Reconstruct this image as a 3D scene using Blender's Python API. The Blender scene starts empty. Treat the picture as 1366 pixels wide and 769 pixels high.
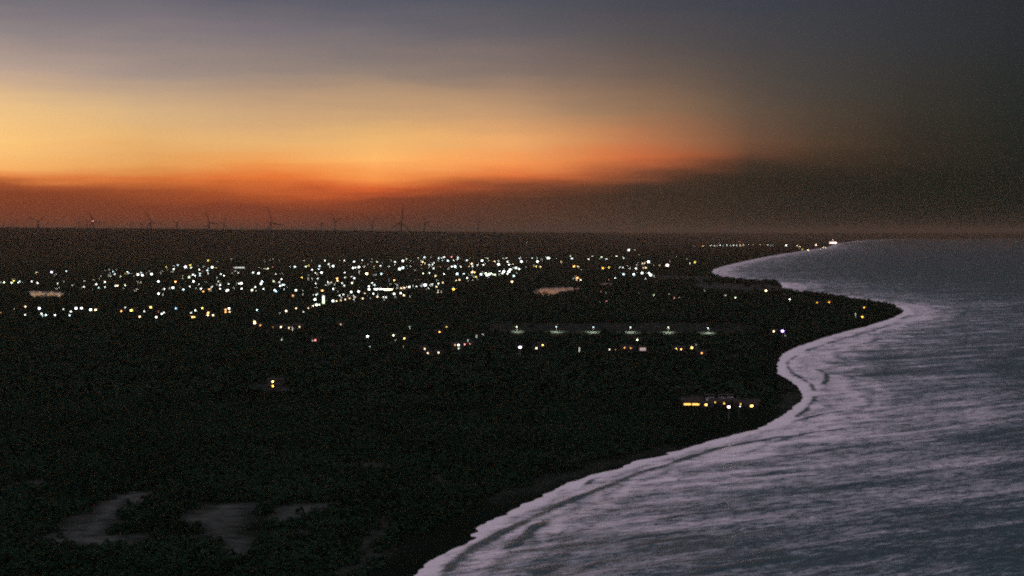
import bpy, math, random
import numpy as np
random.seed(7)
RNG = np.random.default_rng(11)
S = bpy.context.scene
COL = S.collection

# ------------------------------------------------------------------ camera
H_CAM = 150.0
F = 2600.0                      # focal length in pixels of a 1366 px wide frame
PITCH = math.atan(74.5 / F)
cam_d = bpy.data.cameras.new('camera')
cam = bpy.data.objects.new('camera', cam_d)
COL.objects.link(cam)
cam.location = (0, 0, H_CAM)
cam.rotation_euler = (math.pi / 2 - PITCH, 0, 0)
cam_d.sensor_width = 36
cam_d.lens = 36 * F / 1366
cam_d.clip_start = 1
cam_d.clip_end = 300000
S.camera = cam


def ray(px, py):
    u = (px - 683) / F
    v = (384.5 - py) / F
    c, s = math.cos(PITCH), math.sin(PITCH)
    return u, c + v * s, -s + v * c


def GP(px, py, z=0.0):
    x, y, w = ray(px, py)
    t = (z - H_CAM) / w
    return x * t, y * t


def s2l(c):
    return tuple(((v / 255) / 12.92 if v / 255 <= 0.04045 else ((v / 255 + 0.055) / 1.055) ** 2.4) for v in c) + (1.0,)


# ------------------------------------------------------------------ sky (world)
W = bpy.data.worlds.new("World")
S.world = W
W.use_nodes = True
nt = W.node_tree
nt.nodes.clear()
N, L = nt.nodes, nt.links


def math_node(nt, op, a, b=None, clamp=False):
    n = nt.nodes.new('ShaderNodeMath')
    n.operation = op
    n.use_clamp = clamp
    for i, v in enumerate((a, b)):
        if v is None:
            continue
        if isinstance(v, (int, float)):
            n.inputs[i].default_value = v
        else:
            nt.links.new(v, n.inputs[i])
    return n.outputs[0]


tc = N.new('ShaderNodeTexCoord')
nrm = N.new('ShaderNodeVectorMath')
nrm.operation = 'NORMALIZE'
L.new(tc.outputs['Generated'], nrm.inputs[0])
sep = N.new('ShaderNodeSeparateXYZ')
L.new(nrm.outputs[0], sep.inputs[0])
az = math_node(nt, 'ARCTAN2', sep.outputs[0], sep.outputs[1])
el = math_node(nt, 'ARCSINE', sep.outputs[2])
cmb = N.new('ShaderNodeCombineXYZ')
L.new(math_node(nt, 'MULTIPLY', az, 9.0), cmb.inputs[0])
L.new(math_node(nt, 'MULTIPLY', el, 45.0), cmb.inputs[1])
nz = N.new('ShaderNodeTexNoise')
nz.inputs['Scale'].default_value = 1.0
nz.inputs['Detail'].default_value = 5.0
L.new(cmb.outputs[0], nz.inputs['Vector'])
el2 = math_node(nt, 'ADD', el, math_node(nt, 'MULTIPLY', math_node(nt, 'SUBTRACT', nz.outputs[0], 0.5), 0.017))
cmb2 = N.new('ShaderNodeCombineXYZ')
L.new(math_node(nt, 'MULTIPLY', az, 16.0), cmb2.inputs[0])
L.new(math_node(nt, 'MULTIPLY', el, 210.0), cmb2.inputs[1])
nz2 = N.new('ShaderNodeTexNoise')
nz2.inputs['Scale'].default_value = 1.0
nz2.inputs['Detail'].default_value = 6.0
nz2.inputs['Roughness'].default_value = 0.6
L.new(cmb2.outputs[0], nz2.inputs['Vector'])
el2 = math_node(nt, 'ADD', el2, math_node(nt, 'MULTIPLY', math_node(nt, 'SUBTRACT', nz2.outputs[0], 0.5), 0.007))
lo = math_node(nt, 'MULTIPLY', math_node(nt, 'DIVIDE', el2, 0.125, True), 0.75)
hi = math_node(nt, 'MULTIPLY', math_node(nt, 'DIVIDE', math_node(nt, 'SUBTRACT', el, 0.125), 1.445, True), 0.25)
tt = math_node(nt, 'ADD', lo, hi)

SKY = {
    0: [(0, 105, 103, 114), (50, 135, 126, 127), (100, 172, 150, 136), (150, 214, 176, 124), (190, 232, 183, 114), (225, 232, 166, 96), (240, 214, 124, 64), (252, 158, 78, 42), (264, 130, 62, 36), (280, 122, 58, 36), (300, 120, 58, 38)],
    200: [(0, 102, 100, 112), (50, 128, 119, 122), (100, 156, 138, 128), (150, 196, 162, 120), (190, 210, 164, 106), (222, 212, 148, 82), (240, 200, 108, 52), (256, 154, 74, 38), (272, 128, 60, 36), (300, 122, 60, 40)],
    360: [(0, 95, 95, 106), (50, 118, 111, 117), (100, 146, 129, 119), (150, 188, 152, 114), (190, 214, 165, 106), (222, 224, 148, 78), (242, 216, 110, 50), (258, 170, 78, 38), (276, 132, 60, 36), (300, 122, 60, 42)],
    500: [(0, 88, 90, 104), (50, 112, 106, 111), (100, 141, 124, 113), (150, 186, 150, 110), (190, 218, 168, 104), (218, 238, 172, 98), (238, 232, 138, 68), (252, 204, 90, 42), (266, 138, 62, 36), (284, 110, 54, 36), (300, 108, 56, 42)],
    683: [(0, 80, 83, 94), (50, 103, 97, 101), (100, 131, 113, 103), (150, 178, 139, 104), (190, 218, 156, 98), (216, 230, 140, 76), (234, 206, 104, 54), (248, 134, 70, 44), (264, 92, 54, 38), (300, 86, 56, 44)],
    850: [(0, 70, 72, 82), (50, 87, 82, 84), (100, 108, 92, 84), (150, 142, 110, 84), (190, 176, 112, 74), (213, 188, 99, 58), (231, 138, 76, 50), (244, 74, 52, 40), (258, 56, 44, 35), (300, 60, 48, 38)],
    1000: [(0, 60, 65, 75), (50, 70, 69, 73), (100, 81, 74, 70), (150, 98, 80, 67), (190, 108, 77, 58), (212, 100, 66, 49), (230, 58, 47, 38), (246, 42, 38, 31), (300, 42, 38, 31)],
    1090: [(0, 57, 61, 70), (50, 63, 64, 68), (100, 69, 66, 64), (150, 77, 67, 57), (195, 80, 62, 48), (216, 66, 51, 40), (236, 42, 39, 31), (255, 33, 34, 28), (300, 33, 34, 28)],
    1210: [(0, 51, 55, 63), (50, 54, 56, 61), (100, 55, 55, 54), (150, 55, 52, 46), (200, 50, 45, 37), (235, 33, 34, 28), (260, 27, 31, 25), (300, 25, 30, 25)],
    1366: [(0, 43, 47, 53), (50, 43, 47, 51), (100, 40, 45, 46), (150, 36, 42, 40), (200, 31, 36, 33), (250, 23, 30, 26), (300, 20, 28, 24)],
}
SKY_GAIN = 1.0
UP = [(0.80, 86, 88, 98), (0.87, 126, 122, 133), (1.0, 205, 190, 205)]
BACK = [(0.0, 34, 42, 48), (0.3, 50, 58, 70), (0.6, 90, 88, 100), (0.8, 155, 147, 160), (1.0, 205, 190, 205)]


def ramp(stops):
    r = N.new('ShaderNodeValToRGB')
    r.color_ramp.interpolation = 'LINEAR'
    e = r.color_ramp.elements
    while len(e) > 1:
        e.remove(e[0])
    e[0].position = stops[0][0]
    e[0].color = stops[0][1]
    for p, c in stops[1:]:
        k = e.new(p)
        k.color = c
    L.new(tt, r.inputs[0])
    return r.outputs[0]


def gain(c, g=SKY_GAIN):
    return (c[0] * g, c[1] * g, c[2] * g, 1)


col = None
prev = None
for px in sorted(SKY):
    st = []
    for y, r_, g_, b_ in sorted(SKY[px], key=lambda q: -q[0]):
        e_ = math.atan((310 - y) / F)
        lum = (r_ + g_ + b_) / 3
        k_ = 1.0 + 0.30 * min(1, max(0, (r_ - 90) / 110)) - 0.10 * min(1, max(0, (px - 1000) / 300))
        st.append((0.75 * e_ / 0.125, gain(s2l((r_, g_, b_)), k_)))
    st += [(p, gain(s2l((r_, g_, b_)), 1.0)) for p, r_, g_, b_ in UP]
    rc = ramp(st)
    a_ = math.atan((px - 683) / F)
    if col is None:
        col = rc
    else:
        mr = N.new('ShaderNodeMapRange')
        mr.interpolation_type = 'SMOOTHSTEP' if px > 360 else 'LINEAR'
        mr.interpolation_type = 'LINEAR'
        L.new(az, mr.inputs['Value'])
        mr.inputs['From Min'].default_value = prev
        mr.inputs['From Max'].default_value = a_
        mx = N.new('ShaderNodeMix')
        mx.data_type = 'RGBA'
        L.new(mr.outputs[0], mx.inputs['Factor'])
        L.new(col, mx.inputs['A'])
        L.new(rc, mx.inputs['B'])
        col = mx.outputs['Result']
    prev = a_
back = ramp([(p, s2l((r_, g_, b_))) for p, r_, g_, b_ in BACK])
mr = N.new('ShaderNodeMapRange')
mr.interpolation_type = 'SMOOTHSTEP'
L.new(math_node(nt, 'ABSOLUTE', az), mr.inputs['Value'])
mr.inputs['From Min'].default_value = 0.45
mr.inputs['From Max'].default_value = 1.7
mx = N.new('ShaderNodeMix')
mx.data_type = 'RGBA'
L.new(mr.outputs[0], mx.inputs['Factor'])
L.new(col, mx.inputs['A'])
L.new(back, mx.inputs['B'])
# below the horizon the world is as dark as the ground
mr = N.new('ShaderNodeMapRange')
L.new(el, mr.inputs['Value'])
mr.inputs['From Min'].default_value = -0.02
mr.inputs['From Max'].default_value = -0.002
mz = N.new('ShaderNodeMix')
mz.data_type = 'RGBA'
L.new(mr.outputs[0], mz.inputs['Factor'])
mz.inputs['A'].default_value = (0.008, 0.009, 0.01, 1)
L.new(mx.outputs['Result'], mz.inputs['B'])
# a trace of physical twilight sky on top
sk = N.new('ShaderNodeTexSky')
sk.sky_type = 'NISHITA'
sk.sun_disc = False
sk.sun_elevation = math.radians(0.5)
sk.sun_rotation = math.radians(-24)
bg = N.new('ShaderNodeBackground')
bg.inputs['Strength'].default_value = 1.0
L.new(mz.outputs['Result'], bg.inputs['Color'])
bg2 = N.new('ShaderNodeBackground')
bg2.inputs['Strength'].default_value = 0.001
L.new(sk.outputs[0], bg2.inputs['Color'])
ad = N.new('ShaderNodeAddShader')
L.new(bg.outputs[0], ad.inputs[0])
L.new(bg2.outputs[0], ad.inputs[1])
wo = N.new('ShaderNodeOutputWorld')
L.new(ad.outputs[0], wo.inputs['Surface'])

# the sun has set: the twilight sky and the lamps are the only light
W.cycles.sampling_method = 'NONE'

S.view_settings.view_transform = 'Standard'
S.view_settings.look = 'None'
S.view_settings.gamma = 1
S.view_settings.exposure = 0
S.view_settings.use_curve_mapping = False
S.cycles.use_denoising = False
S.cycles.max_bounces = 4
S.cycles.volume_bounces = 0
S.cycles.volume_step_rate = 4
S.cycles.caustics_reflective = False
S.cycles.caustics_refractive = False
S.cycles.use_adaptive_sampling = True
S.cycles.adaptive_threshold = 0.06
S.cycles.adaptive_min_samples = 24
S.cycles.pixel_filter_type = 'BLACKMAN_HARRIS'
S.cycles.filter_width = 2.3
S.render.filter_size = 2.3
S.cycles.sample_clamp_direct = 8.0
S.cycles.sample_clamp_indirect = 0.8


# ------------------------------------------------------------------ helpers
def tag(o, label=None, cat=None, group=None, kind=None):
    if label:
        o['label'] = label
    if cat:
        o['category'] = cat
    if group:
        o['group'] = group
    if kind:
        o['kind'] = kind
    return o


def mat(name, color, rough=0.8, emit=None, strength=0.0, metal=0.0):
    m = bpy.data.materials.new(name)
    m.use_nodes = True
    b = m.node_tree.nodes['Principled BSDF']
    b.inputs['Base Color'].default_value = tuple(color) + (1,)
    b.inputs['Roughness'].default_value = rough
    b.inputs['Metallic'].default_value = metal
    if emit:
        b.inputs['Emission Color'].default_value = tuple(emit) + (1,)
        b.inputs['Emission Strength'].default_value = strength
    else:
        n = m.node_tree.nodes.new('ShaderNodeTexNoise')
        n.inputs['Scale'].default_value = 3.0
        r = m.node_tree.nodes.new('ShaderNodeMix')
        r.data_type = 'RGBA'
        r.inputs['A'].default_value = tuple(0.75 * c for c in color) + (1,)
        r.inputs['B'].default_value = tuple(1.2 * c for c in color) + (1,)
        m.node_tree.links.new(n.outputs[0], r.inputs['Factor'])
        m.node_tree.links.new(r.outputs['Result'], b.inputs['Base Color'])
    return m


def mesh_np(name, verts, faces, n=4, material=None, smooth=False):
    me = bpy.data.meshes.new(name)
    verts = np.ascontiguousarray(verts, dtype=np.float32)
    faces = np.ascontiguousarray(faces, dtype=np.int32)
    me.vertices.add(len(verts))
    me.vertices.foreach_set('co', verts.ravel())
    me.loops.add(faces.size)
    me.loops.foreach_set('vertex_index', faces.ravel())
    me.polygons.add(len(faces))
    me.polygons.foreach_set('loop_start', np.arange(0, faces.size, n, dtype=np.int32))
    me.polygons.foreach_set('loop_total', np.full(len(faces), n, dtype=np.int32))
    if smooth:
        me.polygons.foreach_set('use_smooth', np.ones(len(faces), dtype=bool))
    me.update(calc_edges=True)
    if material:
        me.materials.append(material)
    return me


def grid_faces(nr, nc):
    i = np.arange(nr - 1)[:, None] * nc + np.arange(nc - 1)[None, :]
    return np.stack([i, i + 1, i + nc + 1, i + nc], -1).reshape(-1, 4)


def obj(name, me, parent=None, loc=(0, 0, 0)):
    o = bpy.data.objects.new(name, me)
    COL.objects.link(o)
    o.parent = parent
    o.location = loc
    return o


def attr(me, name, arr):
    a = me.attributes.new(name, 'FLOAT', 'POINT')
    a.data.foreach_set('value', np.ascontiguousarray(arr, dtype=np.float32).ravel())


def ring_box(mb, x0, x1, z0, z1, t, y0, y1):
    """one connected rectangular frame"""
    o = [(x0 - t, z0 - t), (x1 + t, z0 - t), (x1 + t, z1 + t), (x0 - t, z1 + t), (x0, z0), (x1, z0), (x1, z1), (x0, z1)]
    vs = [(x, y0, z) for x, z in o] + [(x, y1, z) for x, z in o]
    fs = []
    for i in range(4):
        j = (i + 1) % 4
        fs += [(i, j, 4 + j, 4 + i), (8 + j, 8 + i, 12 + i, 12 + j), (i, 8 + i, 8 + j, j), (4 + j, 12 + j, 12 + i, 4 + i)]
    return mb.poly(vs, fs)


class MB:
    """collects simple solids into one mesh"""
    def __init__(s):
        s.v, s.f = [], []

    def poly(s, vs, fs):
        k = len(s.v)
        s.v += [tuple(v) for v in vs]
        s.f += [tuple(i + k for i in f) for f in fs]
        return s

    def box(s, x0, x1, y0, y1, z0, z1):
        return s.poly([(x0, y0, z0), (x1, y0, z0), (x1, y1, z0), (x0, y1, z0), (x0, y0, z1), (x1, y0, z1), (x1, y1, z1), (x0, y1, z1)],
                      [(0, 3, 2, 1), (4, 5, 6, 7), (0, 1, 5, 4), (1, 2, 6, 5), (2, 3, 7, 6), (3, 0, 4, 7)])

    def lathe(s, prof, n=12, c=(0, 0)):
        k = len(prof)
        vs = [(c[0] + r * math.cos(2 * math.pi * j / n), c[1] + r * math.sin(2 * math.pi * j / n), z) for r, z in prof for j in range(n)]
        fs = [(i * n + j, i * n + (j + 1) % n, (i + 1) * n + (j + 1) % n, (i + 1) * n + j) for i in range(k - 1) for j in range(n)]
        fs += [tuple(range(n))[::-1], tuple((k - 1) * n + j for j in range(n))]
        return s.poly(vs, fs)

    def tube(s, a, b, r0, r1, n=8):
        a, b = np.array(a, float), np.array(b, float)
        d = b - a
        d /= np.linalg.norm(d)
        q = np.cross(d, (0, 0, 1) if abs(d[2]) < .9 else (1, 0, 0))
        q /= np.linalg.norm(q)
        w = np.cross(d, q)
        vs = [p + r * (math.cos(2 * math.pi * j / n) * q + math.sin(2 * math.pi * j / n) * w) for p, r in ((a, r0), (b, r1)) for j in range(n)]
        fs = [(j, (j + 1) % n, n + (j + 1) % n, n + j) for j in range(n)] + [tuple(range(n))[::-1], tuple(range(n, 2 * n))]
        return s.poly(vs, fs)

    def mesh(s, name, m):
        me = bpy.data.meshes.new(name)
        me.from_pydata(s.v, [], s.f)
        me.materials.append(m)
        me.update()
        return me


# value noise
_tab = RNG.random((256, 256)).astype(np.float32)


def vnoise(x, y):
    xi, yi = np.floor(x).astype(np.int64), np.floor(y).astype(np.int64)
    fx, fy = x - xi, y - yi
    fx, fy = fx * fx * (3 - 2 * fx), fy * fy * (3 - 2 * fy)
    g = lambda a, b: _tab[a & 255, b & 255]
    return (g(xi, yi) * (1 - fx) + g(xi + 1, yi) * fx) * (1 - fy) + (g(xi, yi + 1) * (1 - fx) + g(xi + 1, yi + 1) * fx) * fy


def fbm(x, y, o=3):
    r, a, t = 0, 1, 0
    for k in range(o):
        r = r + a * vnoise(x * 2 ** k + 17 * k, y * 2 ** k + 31 * k)
        t += a
        a *= .5
    return r / t


def smooth(x, a, b):
    t = np.clip((x - a) / (b - a), 0, 1)
    return t * t * (3 - 2 * t)


# ------------------------------------------------------------------ the coast
SHORE_PX = [(1183, 319.5), (1150, 321), (1116, 325), (1104, 330), (1077, 334), (1059, 337), (1041, 339.5), (1008, 345.5), (990, 349.5), (979, 352), (963, 356), (952, 359.5), (949.5, 363.6),
            (953, 367), (961, 371.5), (980, 374.5), (1000, 376), (1040, 378.5), (1043.5, 381), (1043.5, 387), (1064, 391), (1080, 394), (1107, 396.8), (1128, 399.5), (1150, 402.5), (1175, 406.5),
            (1197, 410.5), (1206, 414.5), (1203, 418), (1194, 423), (1183, 427), (1155, 435.7), (1126, 443), (1097.5, 451.5), (1063, 463), (1043, 473), (1037.4, 483), (1036, 491.5), (1040, 500),
            (1052, 507), (1063, 514), (1069, 526), (1066, 537), (1051.7, 551.6), (1034.6, 560), (1011.7, 571.6), (991.6, 578.8), (960, 584.5), (934, 593), (900, 603), (877, 608.5), (856, 614),
            (840, 620), (824.7, 624.5), (793, 634), (766.7, 643), (740, 654), (711, 667), (687.6, 679), (658.6, 692), (637.5, 707), (627, 716), (610, 726), (593, 740), (575, 753), (557, 767),
            (538, 785), (515, 815), (490, 860), (450, 960), (380, 1200)]
shore = np.array([GP(*p, 0.0) for p in SHORE_PX])
far_pt = np.array([[30000.0, 60000.0], [70000.0, 160000.0]])
shore = np.vstack([far_pt[::-1], shore, [[-150, 150], [-2500, -4000]]])


def seg_dist(P, A, B):
    """min distance of points to a polyline given as segments"""
    best = np.full(len(P), 1e12)
    for a, b in zip(A, B):
        d = b - a
        t = np.clip(((P - a) @ d) / (d @ d), 0, 1)
        q = P - a - t[:, None] * d
        best = np.minimum(best, (q * q).sum(1))
    return np.sqrt(best)


def in_poly(P, poly):
    inside = np.zeros(len(P), bool)
    x, y = P[:, 0], P[:, 1]
    n = len(poly)
    for i in range(n):
        x1, y1 = poly[i]
        x2, y2 = poly[(i + 1) % n]
        c = (y1 > y) != (y2 > y)
        with np.errstate(divide='ignore', invalid='ignore'):
            xx = (x2 - x1) * (y - y1) / (y2 - y1) + x1
        inside ^= c & (x < xx)
    return inside


SEA_POLY = np.vstack([shore, [[200000, -4000], [200000, 160000]]])


def shore_sd(P):
    """positive over the sea, negative over land (metres)"""
    d = seg_dist(P, shore[:-1], shore[1:])
    return np.where(in_poly(P, SEA_POLY), d, -d)


def height(P, sdist=None):
    """ground height over the plain, the far plateau and the sea bed"""
    if sdist is None:
        sdist = shore_sd(P)
    ld = -sdist
    D = P[:, 1]
    h = np.interp(ld, [-400, -60, 0, 14, 45, 120, 600], [-4, -2.5, 0.0, 0.9, 2.0, 2.6, 3.2])
    h = h + smooth(ld, 30, 160) * (fbm(P[:, 0] / 190, P[:, 1] / 260) - .5) * 2.4
    prof = np.interp(D, [0, 11000, 12200, 14500, 17500, 20500, 26000, 60000], [0, 0, 80, 108, 142, 170, 160, 120])
    side = np.interp(P[:, 0] / np.maximum(D, 1), [-0.3, -0.1, 0.08, 0.14], [1.22, 1.0, 0.93, 0.88])
    pl = prof * side * smooth(ld, 700, 5500)
    pl = pl + (fbm(P[:, 0] / 1300, P[:, 1] / 900) - .5) * 6 * smooth(D, 12000, 18000) * smooth(ld, 700, 5500)
    # low bank added behind the open-field lamps, shaped to catch their light pools
    added_bank = np.interp(D, [2790, 2900, 2960, 3350], [0, 10.5, 10.5, 0]) * smooth(P[:, 0], -110, -40) * (1 - smooth(P[:, 0], 350, 420))
    return h + pl + added_bank


# grid shared by land and sea: rows equally spaced in depression, columns in bearing
dep = np.concatenate([np.linspace(620, 200, 560, endpoint=False), np.linspace(200, 36, 330, endpoint=False), np.linspace(36, 3.0, 60)])
Yr = H_CAM * F / dep
Yr = np.concatenate([[60, 220, 420], Yr])
uc = np.concatenate([np.linspace(-0.9, -0.30, 25, endpoint=False), np.linspace(-0.30, 0.30, 1040, endpoint=False), np.linspace(0.30, 0.9, 26)])
GX = Yr[:, None] * uc[None, :]
GY = np.repeat(Yr[:, None], len(uc), 1)
P = np.stack([GX.ravel(), GY.ravel()], 1)
SD = shore_sd(P)
# small scale crookedness of the waterline
SDW = SD + (fbm(P[:, 0] / 26, P[:, 1] / 34, 3) - .5) * 3 * np.clip(1 - np.abs(SD) / 60, 0, 1)

# sandy clearings, tracks and open ground (outlines on the ground)
def gpoly(pts, z=3.0):
    return np.array([GP(x, y, z) for x, y in pts])


CLEAR = [
    ([(62, 718), (90, 706), (112, 690), (122, 672), (150, 660), (192, 655), (200, 664), (170, 676), (150, 690), (132, 700), (125, 716), (170, 718), (166, 726), (110, 728)], 1.0),
    ([(252, 693), (285, 672), (333, 667), (322, 680), (316, 695), (318, 712), (332, 722), (322, 738), (296, 738), (278, 722), (290, 708), (270, 700)], .9),
    ([(366, 690), (385, 676), (440, 672), (452, 680), (420, 686), (385, 694)], .9),
    ([(360, 710), (400, 700), (425, 702), (400, 714), (370, 718)], .7),
    ([(445, 760), (470, 745), (492, 725), (505, 690), (516, 684), (520, 705), (508, 735), (490, 752), (462, 769)], .45),
    ([(462, 622), (500, 616), (530, 619), (548, 630), (530, 632), (500, 624), (470, 627)], .5),
    ([(360, 668), (420, 672), (430, 676), (370, 674)], .35),
    ([(330, 519), (352, 512), (395, 518), (392, 521), (350, 517), (336, 523)], .6),
    ([(640, 439.5), (820, 439.5), (1000, 440), (1012, 444), (1000, 448), (820, 449), (650, 448)], .26),
    ([(905, 384), (935, 377), (1040, 380.5), (1043, 388), (985, 391), (940, 388)], .55),
    ([(872, 366), (955, 369), (950, 377), (872, 374)], .45),
    ([(660, 660), (740, 632), (820, 612), (900, 590), (905, 593), (825, 617), (745, 640), (665, 667)], .3),
    ([(400, 576), (470, 580), (540, 590), (540, 593), (470, 584), (400, 579)], .3),
    ([(1035, 545), (1060, 520), (1062, 508), (1066, 515), (1070, 527), (1063, 542), (1045, 555)], .5),
    ([(395, 640), (440, 634), (490, 618), (491, 621), (440, 638), (396, 644)], .55),
    ([(548, 629), (600, 640), (640, 652), (638, 656), (598, 644), (546, 633)], .5),
    ([(180, 590), (260, 582), (330, 588), (330, 592), (260, 586), (182, 594)], .45),
    ([(470, 552), (560, 546), (640, 552), (640, 555), (560, 549), (471, 555)], .4),
    ([(0, 648), (60, 642), (110, 650), (60, 650), (0, 656)], .4),
    ([(600, 612), (680, 598), (760, 590), (761, 594), (682, 603), (603, 617)], .4),
    ([(950, 473), (1000, 470), (1020, 476), (1000, 481), (955, 479)], .3),
    ([(780, 492), (840, 488), (880, 490), (840, 496), (790, 497)], .25),
]
clearv = np.zeros(len(P))
wob = np.stack([(fbm(P[:, 0] / 23, P[:, 1] / 40, 3) - .5) * 34, (fbm(P[:, 0] / 31 + 9, P[:, 1] / 37, 3) - .5) * 60], 1) * np.clip(P[:, 1:2] / 1500, .5, 1.6)
for pts, a in CLEAR:
    g = gpoly(pts)
    lo_, hi_ = g.min(0) - 80, g.max(0) + 80
    k = np.where((P > lo_).all(1) & (P < hi_).all(1))[0]
    if len(k):
        q = P[k] + wob[k]
        d = seg_dist(q, g, np.roll(g, -1, 0))
        ins = in_poly(q, g)
        v = smooth(np.where(ins, d, -d), -14, 16) * a
        clearv[k] = np.maximum(clearv[k], v)
Z = height(P, SDW)

# land
m_land = bpy.data.materials.new('coastal_soil')
m_land.use_nodes = True
nt = m_land.node_tree
b = nt.nodes['Principled BSDF']
b.inputs['Roughness'].default_value = 0.95
b.inputs['Specular IOR Level'].default_value = 0.0
ge = nt.nodes.new('ShaderNodeNewGeometry')
n1 = nt.nodes.new('ShaderNodeTexNoise')
n1.inputs['Scale'].default_value = 0.02
n1.inputs['Detail'].default_value = 8
nt.links.new(ge.outputs['Position'], n1.inputs['Vector'])
mxa = nt.nodes.new('ShaderNodeMix')
mxa.data_type = 'RGBA'
mxa.inputs['A'].default_value = (0.004, 0.008, 0.005, 1)
mxa.inputs['B'].default_value = (0.008, 0.014, 0.010, 1)
nt.links.new(n1.outputs[0], mxa.inputs['Factor'])
at = nt.nodes.new('ShaderNodeAttribute')
at.attribute_name = 'clearing'
n2 = nt.nodes.new('ShaderNodeTexNoise')
n2.inputs['Scale'].default_value = 0.12
n2.inputs['Detail'].default_value = 6
nt.links.new(ge.outputs['Position'], n2.inputs['Vector'])
cl = math_node(nt, 'MULTIPLY', at.outputs['Fac'], math_node(nt, 'MULTIPLY', math_node(nt, 'SUBTRACT', n2.outputs[0], 0.18), 2.6), True)
mxb = nt.nodes.new('ShaderNodeMix')
mxb.data_type = 'RGBA'
nt.links.new(cl, mxb.inputs['Factor'])
nt.links.new(mxa.outputs['Result'], mxb.inputs['A'])
mxb.inputs['B'].default_value = (0.078, 0.090, 0.082, 1)
nt.links.new(mxb.outputs['Result'], b.inputs['Base Color'])
me = mesh_np('ground', np.stack([P[:, 0], P[:, 1], Z], 1), grid_faces(len(Yr), len(uc)), 4, m_land, True)
attr(me, 'clearing', clearv)
tag(obj('ground', me), kind='structure')

# ------------------------------------------------------------------ the sea
# lines of swell standing up near the beach (crest lines on the water)
CREST = [
    ([(590, 772), (596, 762), (606, 750), (620, 742), (640, 728), (662, 716), (690, 703), (712, 692), (735, 680), (765, 667), (790, 658), (818, 647), (845, 636), (872, 627), (900, 618), (930, 607), (960, 599), (1000, 591), (1040, 584), (1080, 579)], 3.0, 1.0),
    ([(668, 738), (690, 726), (706, 714), (718, 702), (732, 695), (745, 692)], 3.4, 1.0),
    ([(706, 776), (722, 763), (738, 757), (760, 752)], 3.4, 1.0),
    ([(735, 662), (750, 655), (765, 650)], 2.2, .7),
    ([(775, 652), (790, 642), (806, 634)], 2.0, .7),
    ([(845, 643), (860, 640), (868, 636)], 2.4, .8),
    ([(1050, 566), (1085, 556), (1110, 551), (1135, 547), (1160, 549)], 2.4, .8),
    ([(800, 668), (812, 660), (816, 655)], 2.6, .6),
    ([(1040, 588), (1075, 578), (1130, 572), (1180, 570)], 2.2, .6),
    ([(860, 700), (905, 690), (960, 683), (1010, 676)], 2.8, .45),
    ([(1000, 612), (1060, 606), (1120, 598), (1190, 588), (1250, 585)], 2.6, .5),
    ([(1040, 660), (1110, 652), (1180, 640), (1230, 634)], 2.8, .45),
    ([(1090, 545), (1110, 540), (1150, 538)], 2.0, .5),
    ([(820, 735), (870, 724), (930, 715), (985, 712)], 3.0, .5),
    ([(900, 770), (960, 758), (1030, 748), (1100, 742)], 3.2, .45),
    ([(1130, 715), (1200, 705), (1280, 690), (1340, 686)], 3.2, .4),
    ([(1120, 482), (1160, 478), (1200, 479)], 2.0, .4),
    ([(1064, 474), (1052, 482), (1050, 490), (1056, 498), (1068, 505), (1080, 513), (1086, 524)], 2.6, .8),
    ([(1072, 470), (1100, 460), (1130, 451), (1160, 443), (1186, 434)], 3.0, .7),
    ([(1084, 492), (1100, 498), (1104, 508), (1096, 514)], 2.6, .7),
    ([(1090, 482), (1115, 486), (1140, 484)], 2.4, .6),
    ([(1196, 428), (1214, 421), (1232, 422)], 3.0, .6),
    ([(1060, 560), (1075, 548), (1084, 536), (1088, 528)], 2.4, .8),
    ([(1085, 470), (1130, 464), (1180, 452)], 2.4, .5),
    ([(960, 640), (1020, 634), (1080, 622)], 2.6, .5),
    ([(760, 770), (800, 752), (850, 745)], 3.0, .7),
]
sea = np.where(SD > -60)[0]
crest_h = np.zeros(len(P))
crest_m = np.zeros(len(P))
warp = (fbm(P[:, 0] / 40, P[:, 1] / 60, 2) - .5) * 14
Pw = P + np.stack([warp * .4, warp], 1)
for pts, wd, amp in CREST:
    g = np.array([GP(x, y, 0) for x, y in pts])
    lo_, hi_ = g.min(0) - 60, g.max(0) + 60
    k = np.where((P > lo_).all(1) & (P < hi_).all(1))[0]
    d = seg_dist(Pw[k], g[:-1], g[1:])
    # fade toward both ends
    e0 = np.linalg.norm(Pw[k] - g[0], axis=1)
    e1 = np.linalg.norm(Pw[k] - g[-1], axis=1)
    fe = smooth(np.minimum(e0, e1), 0, 30) * (0.65 + 0.7 * (vnoise(P[k, 0] / 22, P[k, 1] / 22) - .5))
    crest_m[k] = np.maximum(crest_m[k], np.exp(-(d / wd) ** 2) * amp * fe)
    crest_h[k] = np.maximum(crest_h[k], np.exp(-(d / (wd * 1.5)) ** 2) * amp * 1.1 * fe)
# free swell: crests run obliquely out to sea
th = math.radians(40)
A1 = P[:, 0] * math.cos(th) + P[:, 1] * math.sin(th)     # along a crest
B1 = -P[:, 0] * math.sin(th) + P[:, 1] * math.cos(th)    # across
bend = fbm(P[:, 0] / 260, P[:, 1] / 330, 2) * 60
B1 = B1 + bend
fade = np.clip(1300 / P[:, 1], 0, 1) ** 1.2
sw = (fbm(A1 / 46, B1 / 8.5, 3) - .5) * 1.5 + (fbm(A1 / 120, B1 / 24, 2) - .5) * 1.6
dampen = smooth(SD, 0, 60) * .75 + .25
zw = sw * fade * dampen + crest_h
foam_n = .5 * fbm(A1 / 70, B1 / 9, 3) + .3 * fbm(A1 / 150 + 5, B1 / 30, 2) + .2 * fbm(A1 / 600 + 3, B1 / 170, 2)
m_sea = bpy.data.materials.new('sea_water')
m_sea.use_nodes = True
nt = m_sea.node_tree
b = nt.nodes['Principled BSDF']
b.inputs['Base Color'].default_value = (0.012, 0.045, 0.052, 1)
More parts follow.
